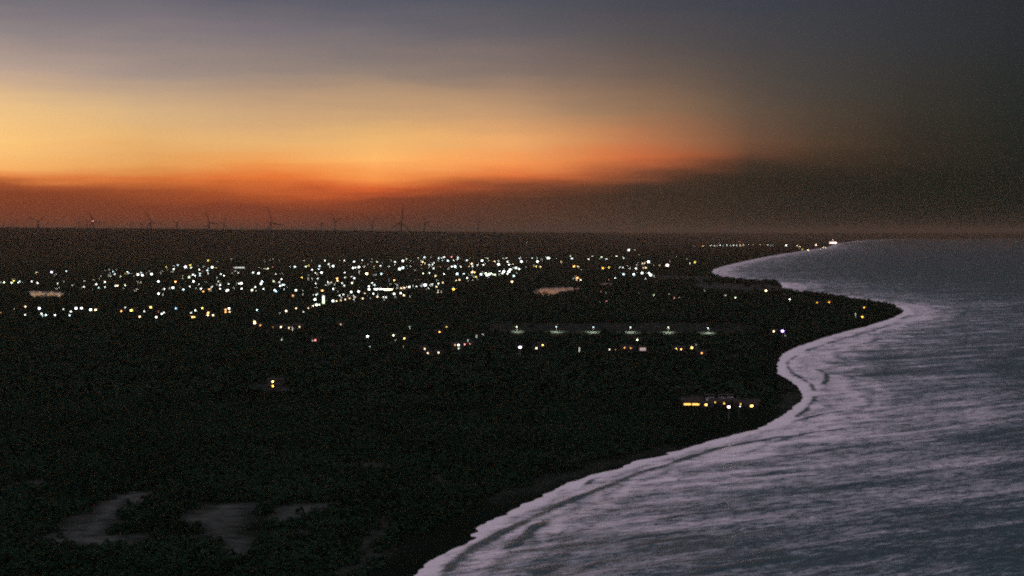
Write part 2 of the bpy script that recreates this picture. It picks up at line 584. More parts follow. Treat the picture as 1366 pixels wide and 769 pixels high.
b.inputs['Roughness'].default_value = 0.28
b.inputs['IOR'].default_value = 1.33
ge = nt.nodes.new('ShaderNodeNewGeometry')
mp = nt.nodes.new('ShaderNodeMapping')
mp.vector_type = 'TEXTURE'
mp.inputs['Rotation'].default_value = (0, 0, th)
mp.inputs['Scale'].default_value = (3.4, 1.0, 1.0)
nt.links.new(ge.outputs['Position'], mp.inputs['Vector'])


def tex(scale, detail, vec, rough=.6):
    n = nt.nodes.new('ShaderNodeTexNoise')
    n.inputs['Scale'].default_value = scale
    n.inputs['Detail'].default_value = detail
    n.inputs['Roughness'].default_value = rough
    nt.links.new(vec, n.inputs['Vector'])
    return n.outputs[0]


ripple = tex(0.35, 6, mp.outputs[0])
streak = tex(0.26, 9, mp.outputs[0], .75)
thin = math_node(nt, 'ABSOLUTE', math_node(nt, 'SUBTRACT', tex(0.055, 5, mp.outputs[0], .6), 0.5))
thin = math_node(nt, 'SUBTRACT', 1.0, math_node(nt, 'DIVIDE', thin, 0.03), True)
sp = nt.nodes.new('ShaderNodeSeparateXYZ')
nt.links.new(ge.outputs['Position'], sp.inputs[0])
farness = math_node(nt, 'DIVIDE', math_node(nt, 'SUBTRACT', sp.outputs[1], 1500.0), 1800.0, True)
nearness = math_node(nt, 'SUBTRACT', 1.0, farness)
midd = math_node(nt, 'DIVIDE', math_node(nt, 'SUBTRACT', sp.outputs[1], 1000.0), 1300.0, True)
broad = tex(0.045, 8, mp.outputs[0], .7)
speck = tex(0.7, 4, ge.outputs['Position'], .85)
bmp = nt.nodes.new('ShaderNodeBump')
bmp.inputs['Strength'].default_value = 0.5
bmp.inputs['Distance'].default_value = 0.8
nt.links.new(ripple, bmp.inputs['Height'])
nt.links.new(bmp.outputs[0], b.inputs['Normal'])
af = nt.nodes.new('ShaderNodeAttribute')
af.attribute_name = 'foam'
ac = nt.nodes.new('ShaderNodeAttribute')
ac.attribute_name = 'crest'
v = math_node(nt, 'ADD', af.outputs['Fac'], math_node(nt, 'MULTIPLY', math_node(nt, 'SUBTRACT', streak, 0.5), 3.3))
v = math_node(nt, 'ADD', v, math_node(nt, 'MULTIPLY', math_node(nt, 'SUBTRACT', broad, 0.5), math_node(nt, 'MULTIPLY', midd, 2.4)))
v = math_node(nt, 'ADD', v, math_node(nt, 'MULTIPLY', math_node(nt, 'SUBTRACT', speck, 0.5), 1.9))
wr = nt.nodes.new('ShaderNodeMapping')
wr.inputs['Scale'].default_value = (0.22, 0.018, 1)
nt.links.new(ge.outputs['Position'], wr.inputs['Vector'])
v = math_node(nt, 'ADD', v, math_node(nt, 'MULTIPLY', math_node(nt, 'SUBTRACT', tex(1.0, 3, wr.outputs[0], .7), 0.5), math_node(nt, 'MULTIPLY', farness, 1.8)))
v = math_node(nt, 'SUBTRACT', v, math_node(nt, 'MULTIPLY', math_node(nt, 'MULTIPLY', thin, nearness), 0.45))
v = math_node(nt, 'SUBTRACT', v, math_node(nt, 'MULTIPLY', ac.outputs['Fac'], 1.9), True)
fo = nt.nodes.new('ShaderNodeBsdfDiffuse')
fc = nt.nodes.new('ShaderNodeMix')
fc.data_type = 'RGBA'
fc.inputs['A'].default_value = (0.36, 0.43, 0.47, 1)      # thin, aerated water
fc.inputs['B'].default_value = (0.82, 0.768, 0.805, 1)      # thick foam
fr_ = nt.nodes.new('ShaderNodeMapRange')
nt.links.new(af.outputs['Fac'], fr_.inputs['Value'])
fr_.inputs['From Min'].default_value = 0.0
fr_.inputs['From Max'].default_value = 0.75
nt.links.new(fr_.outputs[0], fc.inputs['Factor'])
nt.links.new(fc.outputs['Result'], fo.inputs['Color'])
ms = nt.nodes.new('ShaderNodeMixShader')
nt.links.new(v, ms.inputs[0])
nt.links.new(b.outputs[0], ms.inputs[1])
nt.links.new(fo.outputs[0], ms.inputs[2])
nt.links.new(ms.outputs[0], nt.nodes['Material Output'].inputs['Surface'])
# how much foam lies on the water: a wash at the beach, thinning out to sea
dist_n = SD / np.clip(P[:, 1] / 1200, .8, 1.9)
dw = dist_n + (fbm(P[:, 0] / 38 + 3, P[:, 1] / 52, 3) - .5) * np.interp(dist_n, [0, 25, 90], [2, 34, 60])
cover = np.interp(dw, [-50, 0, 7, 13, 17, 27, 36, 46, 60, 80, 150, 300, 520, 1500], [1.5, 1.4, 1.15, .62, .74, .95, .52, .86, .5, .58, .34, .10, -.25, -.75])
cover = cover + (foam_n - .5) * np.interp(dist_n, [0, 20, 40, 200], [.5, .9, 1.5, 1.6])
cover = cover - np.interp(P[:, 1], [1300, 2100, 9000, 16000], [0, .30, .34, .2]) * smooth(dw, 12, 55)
vf = grid_faces(len(Yr), len(uc))
keep = (SD > -70)
fk = keep[vf].any(1)
vf = vf[fk]
used = np.unique(vf)
remap = np.full(len(P), -1)
remap[used] = np.arange(len(used))
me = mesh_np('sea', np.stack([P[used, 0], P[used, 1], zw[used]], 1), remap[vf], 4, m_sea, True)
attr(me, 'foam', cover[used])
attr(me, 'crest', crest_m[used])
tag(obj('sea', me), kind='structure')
# deep sea bed sheet under everything
me = MB().poly([(-150000, -20000, -9), (150000, -20000, -9), (150000, 160000, -9), (-150000, 160000, -9)], [(0, 1, 2, 3)]).mesh('sea_bed', mat('sea_bed_mud', (0.02, 0.03, 0.03)))
tag(obj('sea_bed', me), kind='structure')

# ------------------------------------------------------------------ still ponds among the trees
m_pond = bpy.data.materials.new('pond_water')
m_pond.use_nodes = True
b = m_pond.node_tree.nodes['Principled BSDF']
b.inputs['Base Color'].default_value = (0.24, 0.22, 0.20, 1)
b.inputs['Roughness'].default_value = 0.15
b.inputs['IOR'].default_value = 1.33
PONDS = [
    [(16, 389.2), (40, 389), (60, 389.6), (88, 391), (89, 394), (80, 399), (42, 399.5), (36, 393), (28, 391)],
    [(703, 394), (712, 388), (725, 385), (745, 383.6), (768, 384.6), (781, 387), (778, 390), (765, 391), (745, 395), (728, 397)],
    [(784, 380.3), (812, 378.4), (830, 378.2), (829, 381.3), (800, 382.6)],
    [(830, 361.2), (858, 361), (858, 363.4), (834, 364)],
]
pond_w = [gpoly(p, 3.6) for p in PONDS]
for p in pond_w:
    cx, cy = p.mean(0)
    n = len(p)
    # rounded outline
    q = np.concatenate([[.75 * p[i] + .25 * p[(i + 1) % n], .25 * p[i] + .75 * p[(i + 1) % n]] for i in range(n)])
    q = np.concatenate([[q[i] + (q[(i + 1) % len(q)] - q[i]) * t for t in np.linspace(0, 1, 9)[:-1]] for i in range(len(q))])
    rr = (fbm(q[:, 0] / 28, q[:, 1] / 60, 3) - .5)
    q = q + (q - p.mean(0)) * rr[:, None] * .5
    vs = [(x - cx, y - cy, 0) for x, y in q]
    me = MB().poly(vs, [tuple(range(len(vs)))]).mesh('pond', m_pond)
    o = obj('pond', me, loc=(cx, cy, 5.0))
    tag(o, kind='structure')

# ------------------------------------------------------------------ light positions read off the view: (x, y, colour, size)
TILES = [
 (0, 340, 8.5375, """410,205,h,3 588,203,p,3 655,208,c,1 638,225,c,2 760,188,c,2 792,170,r,1 1288,195,c,2.5 1308,222,c,2 1255,215,g,1 1262,248,g,1.4 1145,243,c,2 1130,277,y,2 1195,312,w,2.5 970,303,c,2.5 930,345,o,1 960,367,w,2 937,380,g,1 1016,382,w,1.5 1092,338,w,2.5 1078,357,w,2.5 1127,378,c,2 1190,370,c,2.5 1310,357,w,2.5 1338,353,h,2 47,315,g,2 3,312,y,1 132,320,g,2 157,298,y,2 202,318,w,2 226,305,c,2 220,332,c,2 366,305,w,2.5 430,322,w,2.5 655,328,g,2.5 672,377,w,2 752,365,w,2.5 817,350,w,2 289,593,h,2 163,620,w,1 294,685,w,2 15,660,o,1 448,615,p,4 468,672,w,2.5 525,688,c,2.5 490,695,c,1.5 623,688,w,2.5 722,622,w,1.5 812,648,w,2.5 785,692,c,2 865,615,p,4 928,612,w,3 1032,630,w,4 1088,630,h,2.5"""),
 (160, 340, 8.5375, """48,152,c,1.5 82,195,c,2 103,210,c,2 62,218,y,1.2 8,247,g,1.5 160,245,o,1 205,230,w,3 255,238,w,3 245,205,w,1.5 290,243,o,1 360,225,w,3 483,185,c,1 467,208,w,1.5 528,140,y,2 610,165,w,2.5 597,197,g,1.5 655,120,c,2.5 745,145,p,4 765,68,r,1 800,120,y,2 812,148,g,2 672,180,c,1 712,178,c,1 650,213,g,1 718,243,g,2.5 788,257,g,2 700,285,r,1 828,230,w,2.5 850,243,c,2.5 925,68,g,1 1003,65,y,2 938,148,c,2 907,170,w,2 945,195,o,1.5 908,215,c,2 905,238,c,1.5 1000,150,c,2 998,180,c,2 1005,212,w,1.5 1050,148,w,3 1095,150,y,2 1147,178,c,1.5 1152,222,c,2 1162,243,c,2 1190,240,w,2 1255,225,o,1 1282,210,g,1.5 1270,52,w,1.5 1315,65,r,1 1107,82,r,1 1352,207,w,2 232,318,g,2.5 437,308,w,3 57,350,g,2 213,397,o,1.8 365,380,w,2.2 500,392,w,2 440,447,w,3 490,447,w,1 603,380,w,3 727,398,c,2.7 632,308,o,2.3 745,310,w,2.2 790,363,w,2 838,308,w,3 880,310,c,2 900,340,c,2.7 873,382,w,2.7 927,388,w,2.5 948,420,o,1.8 1015,395,o,1.8 1052,367,w,1.6 1118,305,g,2.5 1142,347,w,2.4 1143,388,w,2.3 1235,335,w,2.6 1208,412,w,2.5 1228,402,w,2.5 1298,377,p,1.3 1360,330,w,2.5 58,602,w,1.5 15,645,o,1.6 128,635,y,2.8 160,625,y,2.8 270,645,w,1.8 350,600,y,2.4 225,708,h,2.3 413,713,w,2.8 478,675,w,2.6 508,660,w,2 435,650,r,1 645,612,b,2 818,662,w,1.8 865,635,w,2.6 938,610,y,2.2 825,712,o,2.2 850,712,o,2.0 1005,665,o,2.8 1000,692,h,2.3 1060,692,h,2.3 1203,628,o,2 1203,655,o,2 1242,615,w,2.8 1248,655,h,2"""),
 (320, 340, 8.5375, """250,58,c,2.4 322,73,o,1.8 370,57,g,2.2 467,63,o,1.5 285,73,o,1 600,62,c,2.3 552,85,r,1 685,80,y,1.6 722,68,w,1.2 765,72,g,1.3 812,68,o,1 840,68,c,2 970,68,w,2.2 1137,68,w,1 1193,68,w,2 1303,80,w,2.6 1345,100,h,1.5 163,153,g,2.5 208,145,g,2.2 155,205,w,2.6 213,215,w,3.2 315,158,g,2.2 297,167,y,2.2 372,143,r,1.2 410,155,r,1.2 413,222,w,1.5 485,218,w,1 572,138,c,2.5 622,138,c,2.4 665,157,g,2.1 752,135,g,2 788,125,y,2.2 825,172,w,2.2 760,178,w,1.3 910,130,c,2.2 895,165,c,1.6 932,160,c,1 865,120,w,1 987,155,w,1.3 1013,110,w,2.5 1062,135,w,3 1130,113,w,2 1145,158,h,3 858,210,w,2.2 930,208,w,3 1190,205,w,1.8 1250,122,w,1 1288,155,w,2.8 1313,148,w,2 1355,145,w,3 1360,212,w,1.8 703,263,y,2.2 888,273,w,2.2 818,312,o,2.5 872,328,w,2.6 922,348,w,2.2 965,358,c,2.6 998,313,w,2 1040,318,h,1.5 1108,272,o,2.4 1112,298,h,1.8 1158,323,w,1.8 1182,352,w,2 1197,260,w,1.8 1277,250,w,2 1305,268,c,2.4 1277,322,g,2.2 1068,390,w,2.5 780,380,w,1.8 852,377,w,1.6 470,280,w,2 530,285,p,1.2 595,305,g,2 380,302,g,2.4 443,316,w,2.3 260,305,c,2.6 240,335,w,3 482,345,c,2.4 502,343,c,1.8 453,357,w,2.4 422,378,w,2.2 550,375,w,1.5 503,395,c,2.6 638,408,w,2.8 172,370,w,2.3 137,405,g,2.2 183,408,g,1.8 268,393,w,2.7 388,405,w,2.5 408,418,b,2.3 603,468,o,1.6 18,330,w,3.2 25,388,w,2.5 45,353,w,1.2 938,410,o,2.2 865,458,c,2.2 840,460,w,1.4 855,513,w,3.6 872,575,w,3.5 905,572,g,1.8 835,585,h,1.6 1060,530,w,3.4 1268,428,w,2.8 1352,422,w,2.8 1130,465,w,1.8 1172,455,w,1.5 1058,470,w,1.2 1230,455,w,1 1100,530,h,1.6 1150,522,h,1.5 1200,512,h,1.6 1250,498,h,1.3 1310,485,h,1.5 780,610,h,1.4 200,630,c,2 527,643,h,2.6 640,612,h,1.6 720,652,w,1.3 463,665,w,1 165,765,y,2.6"""),
 (440, 335, 8.5375, """482,98,c,2 365,108,c,2.2 360,138,w,1.7 520,145,c,2.3 535,125,g,1.6 548,152,w,1.6 595,135,c,1.8 572,168,c,1.8 630,130,w,1.2 690,112,w,1.3 742,125,w,2.2 742,160,w,1.8 770,140,o,1.1 832,118,w,3 868,90,g,2.5 922,122,w,2.2 910,90,w,1.2 980,82,c,1.6 1005,80,w,1.6 1080,75,c,2.4 1122,100,w,2 1150,72,w,1.1 1005,120,h,1.8 1055,125,h,2.2 1085,140,h,2.2 1040,160,h,1.3 1132,160,w,1.7 1165,155,w,2 1190,138,w,1.6 1240,85,c,2.3 1275,82,w,2.4 1300,72,w,2.4 1285,105,c,1.6 1345,112,c,2.4 500,178,o,2 510,207,w,2.3 635,205,w,2.4 675,180,w,2 660,160,w,1.1 915,178,w,2.6 795,212,w,3.8 832,195,c,3 882,208,c,1.4 925,210,w,1.1 1178,200,w,2.7 1215,187,o,1.3 1095,197,r,1.1 1042,200,o,1.2 1260,180,o,1.2 1350,182,c,2.6 388,180,w,1.5 420,265,h,4 590,262,c,2.3 525,267,w,1.4 483,277,o,1.2 1062,258,g,2 1130,252,w,2 1205,285,h,2.2 1305,263,w,2.6 1332,262,w,1.6 522,322,w,2.1 687,335,o,2.2 733,335,o,2.2 1012,330,o,1.1 692,375,w,2 748,378,w,1.2 775,383,w,1.5 485,367,w,2.7 505,388,c,2 442,403,w,2.6 447,440,w,3.2 905,412,w,2.8 948,395,w,1.4 980,405,w,1.6 770,420,w,1.8 812,425,h,1.8 845,420,h,1.8 875,412,h,1.4 1085,395,p,4.3 1118,427,w,2 1045,400,w,1.5 1145,390,w,1.8 1165,378,w,1.8 1218,340,w,2.5 1208,368,w,2.6 1240,372,w,2.2 1288,362,h,1.6 1215,408,h,1.6 732,492,w,3 808,482,w,2.6 843,505,h,2.2 497,487,w,2.2 540,523,h,1.8 610,525,w,1.6 645,528,w,1.6 375,545,h,1.8 1235,445,w,1.1 1232,478,y,1.3 1270,460,w,0.9 400,485,h,1.4 425,505,h,1.4"""),
 (560, 335, 8.5375, """362,68,r,1.8 392,108,w,1.7 430,75,w,2 435,100,w,2.6 452,88,c,2 432,118,c,1.4 535,108,w,2.3 573,85,g,2.2 605,90,w,1 710,115,w,3.2 748,80,w,2 775,85,g,1.8 783,110,g,2.2 855,120,h,2.2 895,115,w,2 952,88,w,1.8 988,82,w,2.1 952,135,h,1.6 1000,125,w,2.6 1020,158,w,2.5 1055,148,h,2 1100,130,h,1.1 1095,70,w,1.2 1133,88,c,1.8 1152,78,w,2.1 1178,80,c,2.1 1158,125,w,3 1212,122,c,1.4 1250,80,g,2 1285,85,c,2.3 1270,125,w,1.7 1345,82,g,2.2 1340,125,w,3 368,180,w,2.4 402,182,c,2.8 447,168,w,2.6 470,180,w,1.6 500,168,h,2.7 537,185,w,2.1 565,172,o,2 590,145,h,2.1 603,178,c,2.2 660,158,w,1.8 722,160,w,2.6 750,148,w,2.3 898,158,w,3.3 430,148,o,1.2 425,265,c,2.8 505,262,c,2.1 598,243,h,2.6 625,243,o,2.3 600,298,h,2.6 643,298,y,1.8 543,310,w,2.5 550,342,w,1.3 452,330,h,1.7 412,337,h,1.7 380,352,w,1.5 697,270,c,3 752,255,g,2.8 765,280,w,3.2 790,270,w,3.2 812,255,g,2.6 835,265,g,2.5 855,270,g,2.2 878,290,w,2.7 905,270,g,1.8 955,240,w,3.2 960,215,w,2.3 962,290,c,1.8 1000,262,w,2.4 1015,240,w,3.4 1030,215,w,2.8 1050,205,w,2 1075,285,c,2.6 1095,198,w,3 1135,205,w,2.7 1105,252,w,1 912,232,w,1.8 945,255,w,2.2 1210,192,c,2 1280,200,h,1.9 1328,178,y,2.4 385,435,a,2.9 1050,350,h,2.2"""),
 (680, 320, 8.5375, """410,205,w,2.4 437,215,w,3.6 465,212,w,1.8 375,238,w,1.6 350,310,h,1.8 530,220,w,1.4 590,255,h,2.2 688,188,g,2 708,215,c,2.6 733,303,o,2.8 780,308,h,2.8 820,348,w,1.6 805,340,w,1 770,433,o,2.2 762,455,o,1.4 803,458,h,2.6 513,408,g,.8 897,222,w,1.8 943,190,w,1.8 955,220,w,1.6 1045,197,g,2.2 1103,222,c,2.1 1155,195,o,1.4 1217,190,g,2 1280,200,w,2.3 1300,210,c,1.8 1060,325,a,2.7 1130,315,y,2.6 1205,338,w,1.2 190,32,r,.8 1022,713,w,1.4 1100,702,r,1.3 1035,592,r,1 1197,437,w,1.6 1122,455,r,1"""),
 (800, 320, 8.5375, """330,122,w,3.3 397,117,w,1 453,172,w,.9 228,315,w,2.7 268,320,w,2.6 232,353,w,1.4 322,298,h,2.3 343,325,w,2.7 410,328,w,2.7 248,425,w,2.6 270,395,c,2.7 388,398,c,3.2 482,383,w,2.8 457,298,h,1.6 490,270,h,1.8 512,268,h,1.8 555,258,w,4 525,318,h,1.8 500,318,h,1.6 620,290,h,1.3 680,292,h,1.2 770,298,k,4.5 795,247,p,1 562,385,w,3 580,408,w,4 527,442,w,1.6 380,468,g,1 445,600,w,1.6 620,632,g,1.8 848,665,r,1.5 1028,270,g,2.2 1082,258,y,2.2 992,222,h,1.4 825,212,r,.8 790,620,g,1"""),
 (900, 310, 8.5375, """222,155,o,.9 322,155,o,1.9 380,155,w,1.3 410,153,w,1.5 455,152,w,1.5 480,155,w,1.2 522,150,c,1.8 515,130,w,1 548,153,c,1.2 598,148,c,1.3 635,152,w,1.1 670,150,w,1.7 708,150,w,1.3 745,150,h,1.7 780,148,h,1.5 735,115,r,1 840,145,w,.8 893,143,o,1.1 975,143,h,1.4 1062,145,c,1.7 1090,150,w,1.1 1115,145,o,.8 1270,155,w,2.8 577,722,g,1.2 692,748,g,1.8 1040,665,h,3 345,670,g,.9 1305,765,w,2"""),
 (1030, 300, 8.5375, """500,235,k,3.4 285,240,h,2.4 318,250,h,2.3 343,283,y,1.4 410,288,h,2.6 552,280,g,2 580,260,h,2 608,265,h,2 622,95,r,1.2 817,105,g,1.4 1148,107,w,.7"""),
 (440, 410, 4.807, """242,188,w,3.2 258,253,p,1.2 408,183,g,1.8 415,213,g,1 478,203,y,2 465,255,o,1 512,125,w,.8 608,270,h,1.3 628,296,h,1.4 697,293,h,1.3 703,160,o,1.7 748,128,y,1.2 885,210,g,.7 940,182,w,.7 982,172,w,.7 825,243,w,3.3 865,240,r,1.4 897,237,r,1.5 825,267,g,1.3 803,245,o,1.2 1220,260,p,4.4 69,112,h,1.2"""),
 (700, 410, 4.807, """75,265,h,1.8 115,245,y,1.6 550,273,w,1.6 535,273,o,1 582,273,o,1 640,263,o,1.2 680,266,o,1.2 722,212,g,2 975,268,y,2.4 1003,272,o,1.7 1072,262,y,2.3 1105,242,p,1 1135,297,o,1.4 350,262,w,.7"""),
 (900, 400, 4.807, """635,205,h,2 692,205,v,5 712,230,w,1 913,20,a,1.5 990,18,a,1.6 1215,52,a,1.6 1160,88,a,.8 1203,112,a,2.2"""),
 (330, 420, 6.993, """68,80,h,3.4 120,103,o,1.4 85,100,h,1.6 230,118,o,1 280,115,h,1.9 313,118,h,1.9 357,118,o,1.8 388,125,h,1.4 420,120,o,.8 467,105,o,1.3 485,117,h,1.5 320,228,w,.6 605,243,w,1.2 633,241,r,1.6 870,93,h,1.1 237,628,y,2.3 278,628,o,1.2 238,670,a,2.4"""),
 (900, 520, 10.51, """185,170,e,2.2 300,155,o,1.3 330,200,e,1.3 440,220,e,3.8 567,185,e,1.4 693,198,e,1.8 760,245,k,3.6 800,188,e,1.3 825,188,e,1.4 925,208,e,1.4 898,240,w,1.6 1080,235,e,4.2 1110,195,e,1.8"""),
]
lights = []
for x0, y0, sc, txt in TILES:
    for it in txt.split():
        a, b_, c_, s_ = it.split(',')
        lights.append([x0 + float(a) / sc, y0 + float(b_) / sc, c_, float(s_)])
RGBC = {
    'w': (0.94, 1.0, 0.92), 'c': (0.72, 0.97, 1.0), 'g': (0.82, 1.0, 0.62), 'p': (0.86, 0.80, 1.0), 'v': (0.50, 0.30, 1.0), 'b': (0.35, 0.75, 1.0),
    'h': (1.0, 0.76, 0.42), 'y': (1.0, 0.80, 0.16), 'o': (1.0, 0.48, 0.14), 'a': (1.0, 0.42, 0.03), 'r': (1.0, 0.30, 0.26), 'k': (1.0, 0.72, 0.66), 'e': (1.0, 0.55, 0.10),
}
CNAME = {'w': 'white', 'c': 'bluish', 'g': 'pale green', 'p': 'lilac-white', 'v': 'violet', 'b': 'sky blue', 'h': 'warm cream',
         'y': 'yellow', 'o': 'orange', 'a': 'deep amber', 'r': 'dim red', 'k': 'pinkish white', 'e': 'glowing amber'}


def on_ground(px, py, up):
    """point where the sight line is UP metres above the ground"""
    x, y, w = ray(px, py)
    T = np.concatenate([np.linspace(700, 12000, 2400), np.linspace(12010, 60000, 4000)])
    Q = np.stack([x * T, y * T], 1)
    z = H_CAM + w * T
    gap = z - (HT(Q) + up)
    k = np.argmax(gap < 0)
    if gap[k] >= 0:
        k = int(np.argmin(gap))
    return Q[k, 0], Q[k, 1], z[k] - up


def HT(Q):
    return height(Q)


# ------------------------------------------------------------------ lamps, houses
m_pole = mat('galvanised_steel', (0.25, 0.26, 0.27), .6, metal=.3)
m_wall = mat('grey_render', (0.035, 0.033, 0.030), .95)
m_roof = mat('clay_tile', (0.022, 0.018, 0.016), .95)
m_wood = mat('dark_wood', (0.10, 0.07, 0.05), .8)
_mats = {}


def glow(c, st):
    st = round(st, 1)
    if (c, st) not in _mats:
        _mats[(c, st)] = mat('lamp_glass_' + CNAME[c].replace(' ', '_').replace('-', '_'), (0.8, 0.8, 0.8), .3, RGBC[c], st)
    return _mats[(c, st)]


GAIN = 15.0


def bucket(s):
    return min((.7, 1.0, 1.4, 1.8, 2.3, 2.8, 3.5, 4.3, 5.0), key=lambda q: abs(q - s))


proto = {}


def parts_of(key):
    """mesh parts of one kind of light fitting; sizes in metres"""
    if key in proto:
        return proto[key]
    kind, c, s, r = key
    st = GAIN * (s / 2.2) ** 1.5 * {'v': .2, 'e': .3}.get(c, 1)
    if kind == 'street_lamp':
        pole = MB().lathe([(.16, 0), (.12, .6), (.08, 8.6)], 8).tube((0, 0, 8.3), (0, -1.5, 8.9), .07, .06, 6).mesh('pole', m_pole)
        head = MB().lathe([(r * .35, 8.95 + r * .5), (r * .8, 8.95 + r * .62), (r, 8.95 + r * .2), (r * .85, 8.95 - r * .35), (r * .4, 8.95 - r * .6)], 10, (0, -1.5)).mesh('lamp_head', glow(c, st))
        proto[key] = [('pole', pole, []), ('lamp_head', head, [])]
    elif kind == 'floodlight_mast':
        pole = MB().lathe([(.30, 0), (.24, 1.0), (.14, 14.2)], 8).mesh('pole', m_pole)
        fr = ring_box(MB(), -r, r, 14.1, 14.1 + r * 1.5, .12, -.3, .1).mesh('frame', m_pole)
        hd = MB().box(-r, r, -.25, .0, 14.1, 14.1 + r * 1.5)
        proto[key] = [('pole', pole, []), ('frame', fr, []), ('lamp_bank', hd.mesh('lamp_bank', glow(c, st)), [])]
    else:  # house
        w_ = max(5.5, r * 1.5)
        wl = MB().box(-w_, w_, 0, 8, 0, 3.6)
        wl.poly([(-w_, 0, 3.6), (-w_, 8, 3.6), (-w_, 4, 5.6), (w_, 0, 3.6), (w_, 8, 3.6), (w_, 4, 5.6)], [(0, 2, 1), (3, 4, 5)])
        rf = MB().poly([(-w_ - .5, -.6, 3.5), (w_ + .5, -.6, 3.5), (w_ + .5, 4, 5.9), (-w_ - .5, 4, 5.9), (w_ + .5, 8.6, 3.5), (-w_ - .5, 8.6, 3.5),
                        (-w_ - .5, -.6, 3.3), (w_ + .5, -.6, 3.3), (w_ + .5, 4, 5.7), (-w_ - .5, 4, 5.7), (w_ + .5, 8.6, 3.3), (-w_ - .5, 8.6, 3.3)],
                       [(0, 1, 2, 3), (3, 2, 4, 5), (7, 6, 9, 8), (8, 9, 11, 10), (0, 6, 7, 1), (5, 4, 10, 11), (0, 3, 9, 6), (3, 5, 11, 9), (1, 7, 8, 2), (2, 8, 10, 4)])
        h = min(2.4, max(1.2, r * 1.2))
        wn = MB().box(-r, r, -.1, .05, 3.1 - h, 3.1)
        fr = ring_box(MB(), -r, r, 3.1 - h, 3.1, .15, -.16, .02)
        dr = MB().box(w_ - 1.6, w_ - .6, -.06, .05, .02, 2.2)
        proto[key] = [('wall', wl.mesh('wall', m_wall), []), ('roof', rf.mesh('roof', m_roof), []),
                      ('window', wn.mesh('window', glow(c, st * .8)), [('window_frame', fr.mesh('window_frame', m_wood))]), ('door', dr.mesh('door', m_wood), [])]
    return proto[key]


WHERE = [(85, 'at the left end of town'), (160, 'below the turbine pair'), (240, 'below the second big turbine'), (320, 'below the third big turbine'),
         (400, 'below the central turbine'), (470, 'around the lit white tower'), (540, 'around the long bright station'), (600, 'around the lilac floodlight mast'),
         (660, 'beyond the lone amber lamp'), (725, 'at the crowded right end'), (800, 'before the crossroads'), (880, 'around the crossroads lights'), (970, 'by the head of the bay')]
things = []
excl = []       # (x, y, half width, depth in front kept free of scrub)


def place(kind, c, s, px, py, zone=None):
    up = {'street_lamp': 9.0, 'floodlight_mast': 14.8, 'house': 2.3}[kind]
    x, y, z = on_ground(px, py, up)
    size_px = {'street_lamp': .62, 'floodlight_mast': .62, 'house': .70}[kind] * s
    r = size_px * y / F * .5
    lo_, hi_ = {'street_lamp': (.3, 3.6), 'floodlight_mast': (.9, 5.0), 'house': (.5, 6.5)}[kind]
    r = min(max(r, lo_), hi_)
    if r > .5:
        r = math.exp(round(math.log(r) * 5) / 5)
    root = bpy.data.objects.new(kind, None)
    COL.objects.link(root)
    root.empty_display_size = 2
    zz = float(HT(np.array([[x, y]]))[0])
    root.location = (x, y, zz)
    root.rotation_euler.z = math.atan2(-x, y) + (random.uniform(-.3, .3) if kind != 'street_lamp' else random.uniform(-1.2, 1.2))
    for nm, me, subs in parts_of((kind, c, bucket(s), round(r, 2))):
        p = obj(nm, me, root)
        for sn, sm in subs:
            obj(sn, sm, p)
    if kind == 'house':
        excl.append((x, y, 13, 2.0 * y / 50 + 35))
    else:
        excl.append((x, y, 2, 2))
    things.append((root, kind, c, s, px, py))
    return root


todo = []
for px, py, c, s in lights:
    if (c in 'hyoage' or (c == 'r' and px < 700)) and s > 1.0 and py > 331 and not (c == 'h' and s > 3.2):
        kind = 'house'
    elif s >= 2.75:
        kind = 'floodlight_mast'
    else:
        kind = 'street_lamp'
    todo.append((kind, c, s, px, py))
# past 290 lamps of one kind the faintest become one object
sl = sorted([t for t in todo if t[0] == 'street_lamp'], key=lambda t: -t[2] - (.6 if t[4] > 400 or t[3] > 800 else 0))
rest = sl[290:]
for t in todo:
    if t not in rest:
        place(*t)
for _ in range(330):  # extra faint lamps added at random spots to thicken the town lights
    q = lights[random.randrange(len(lights))]
    if 338 < q[1] < 400 and q[0] < 900:
        rest.append(('street_lamp', 'w', random.uniform(.6, 1.7), q[0] + random.gauss(0, 9), max(342, q[1] + random.gauss(0, 2.5))))
print('KINDS', {k: sum(1 for t in todo if t[0] == k) for k in ('house', 'street_lamp', 'floodlight_mast')}, 'rest', len(rest))
if rest:
    mb = MB()
    for kind, c, s, px, py in rest:
        x, y, z = on_ground(px, py, 8)
        r = min(max(.27 * s * y / F, .3), 2.2)
        mb.tube((x, y, z - .5), (x, y, z + 8), .15, .1, 5)
        mb.poly([(x + r * a * q, y + r * b_ * q, z + 8 + dz) for dz, q in ((0, .6), (r * .6, 1), (r * 1.1, .5)) for a, b_ in [(math.cos(k * math.pi / 3), math.sin(k * math.pi / 3)) for k in range(6)]],
                [(i * 6 + k, i * 6 + (k + 1) % 6, i * 6 + 6 + (k + 1) % 6, i * 6 + 6 + k) for i in range(2) for k in range(6)])
    tag(obj('faint_and_added_lamps', mb.mesh('faint_and_added_lamps', glow('w', 4.0))), 'faintest pinpricks of light sprinkled through the town, many of them added', 'lamps', kind='stuff')

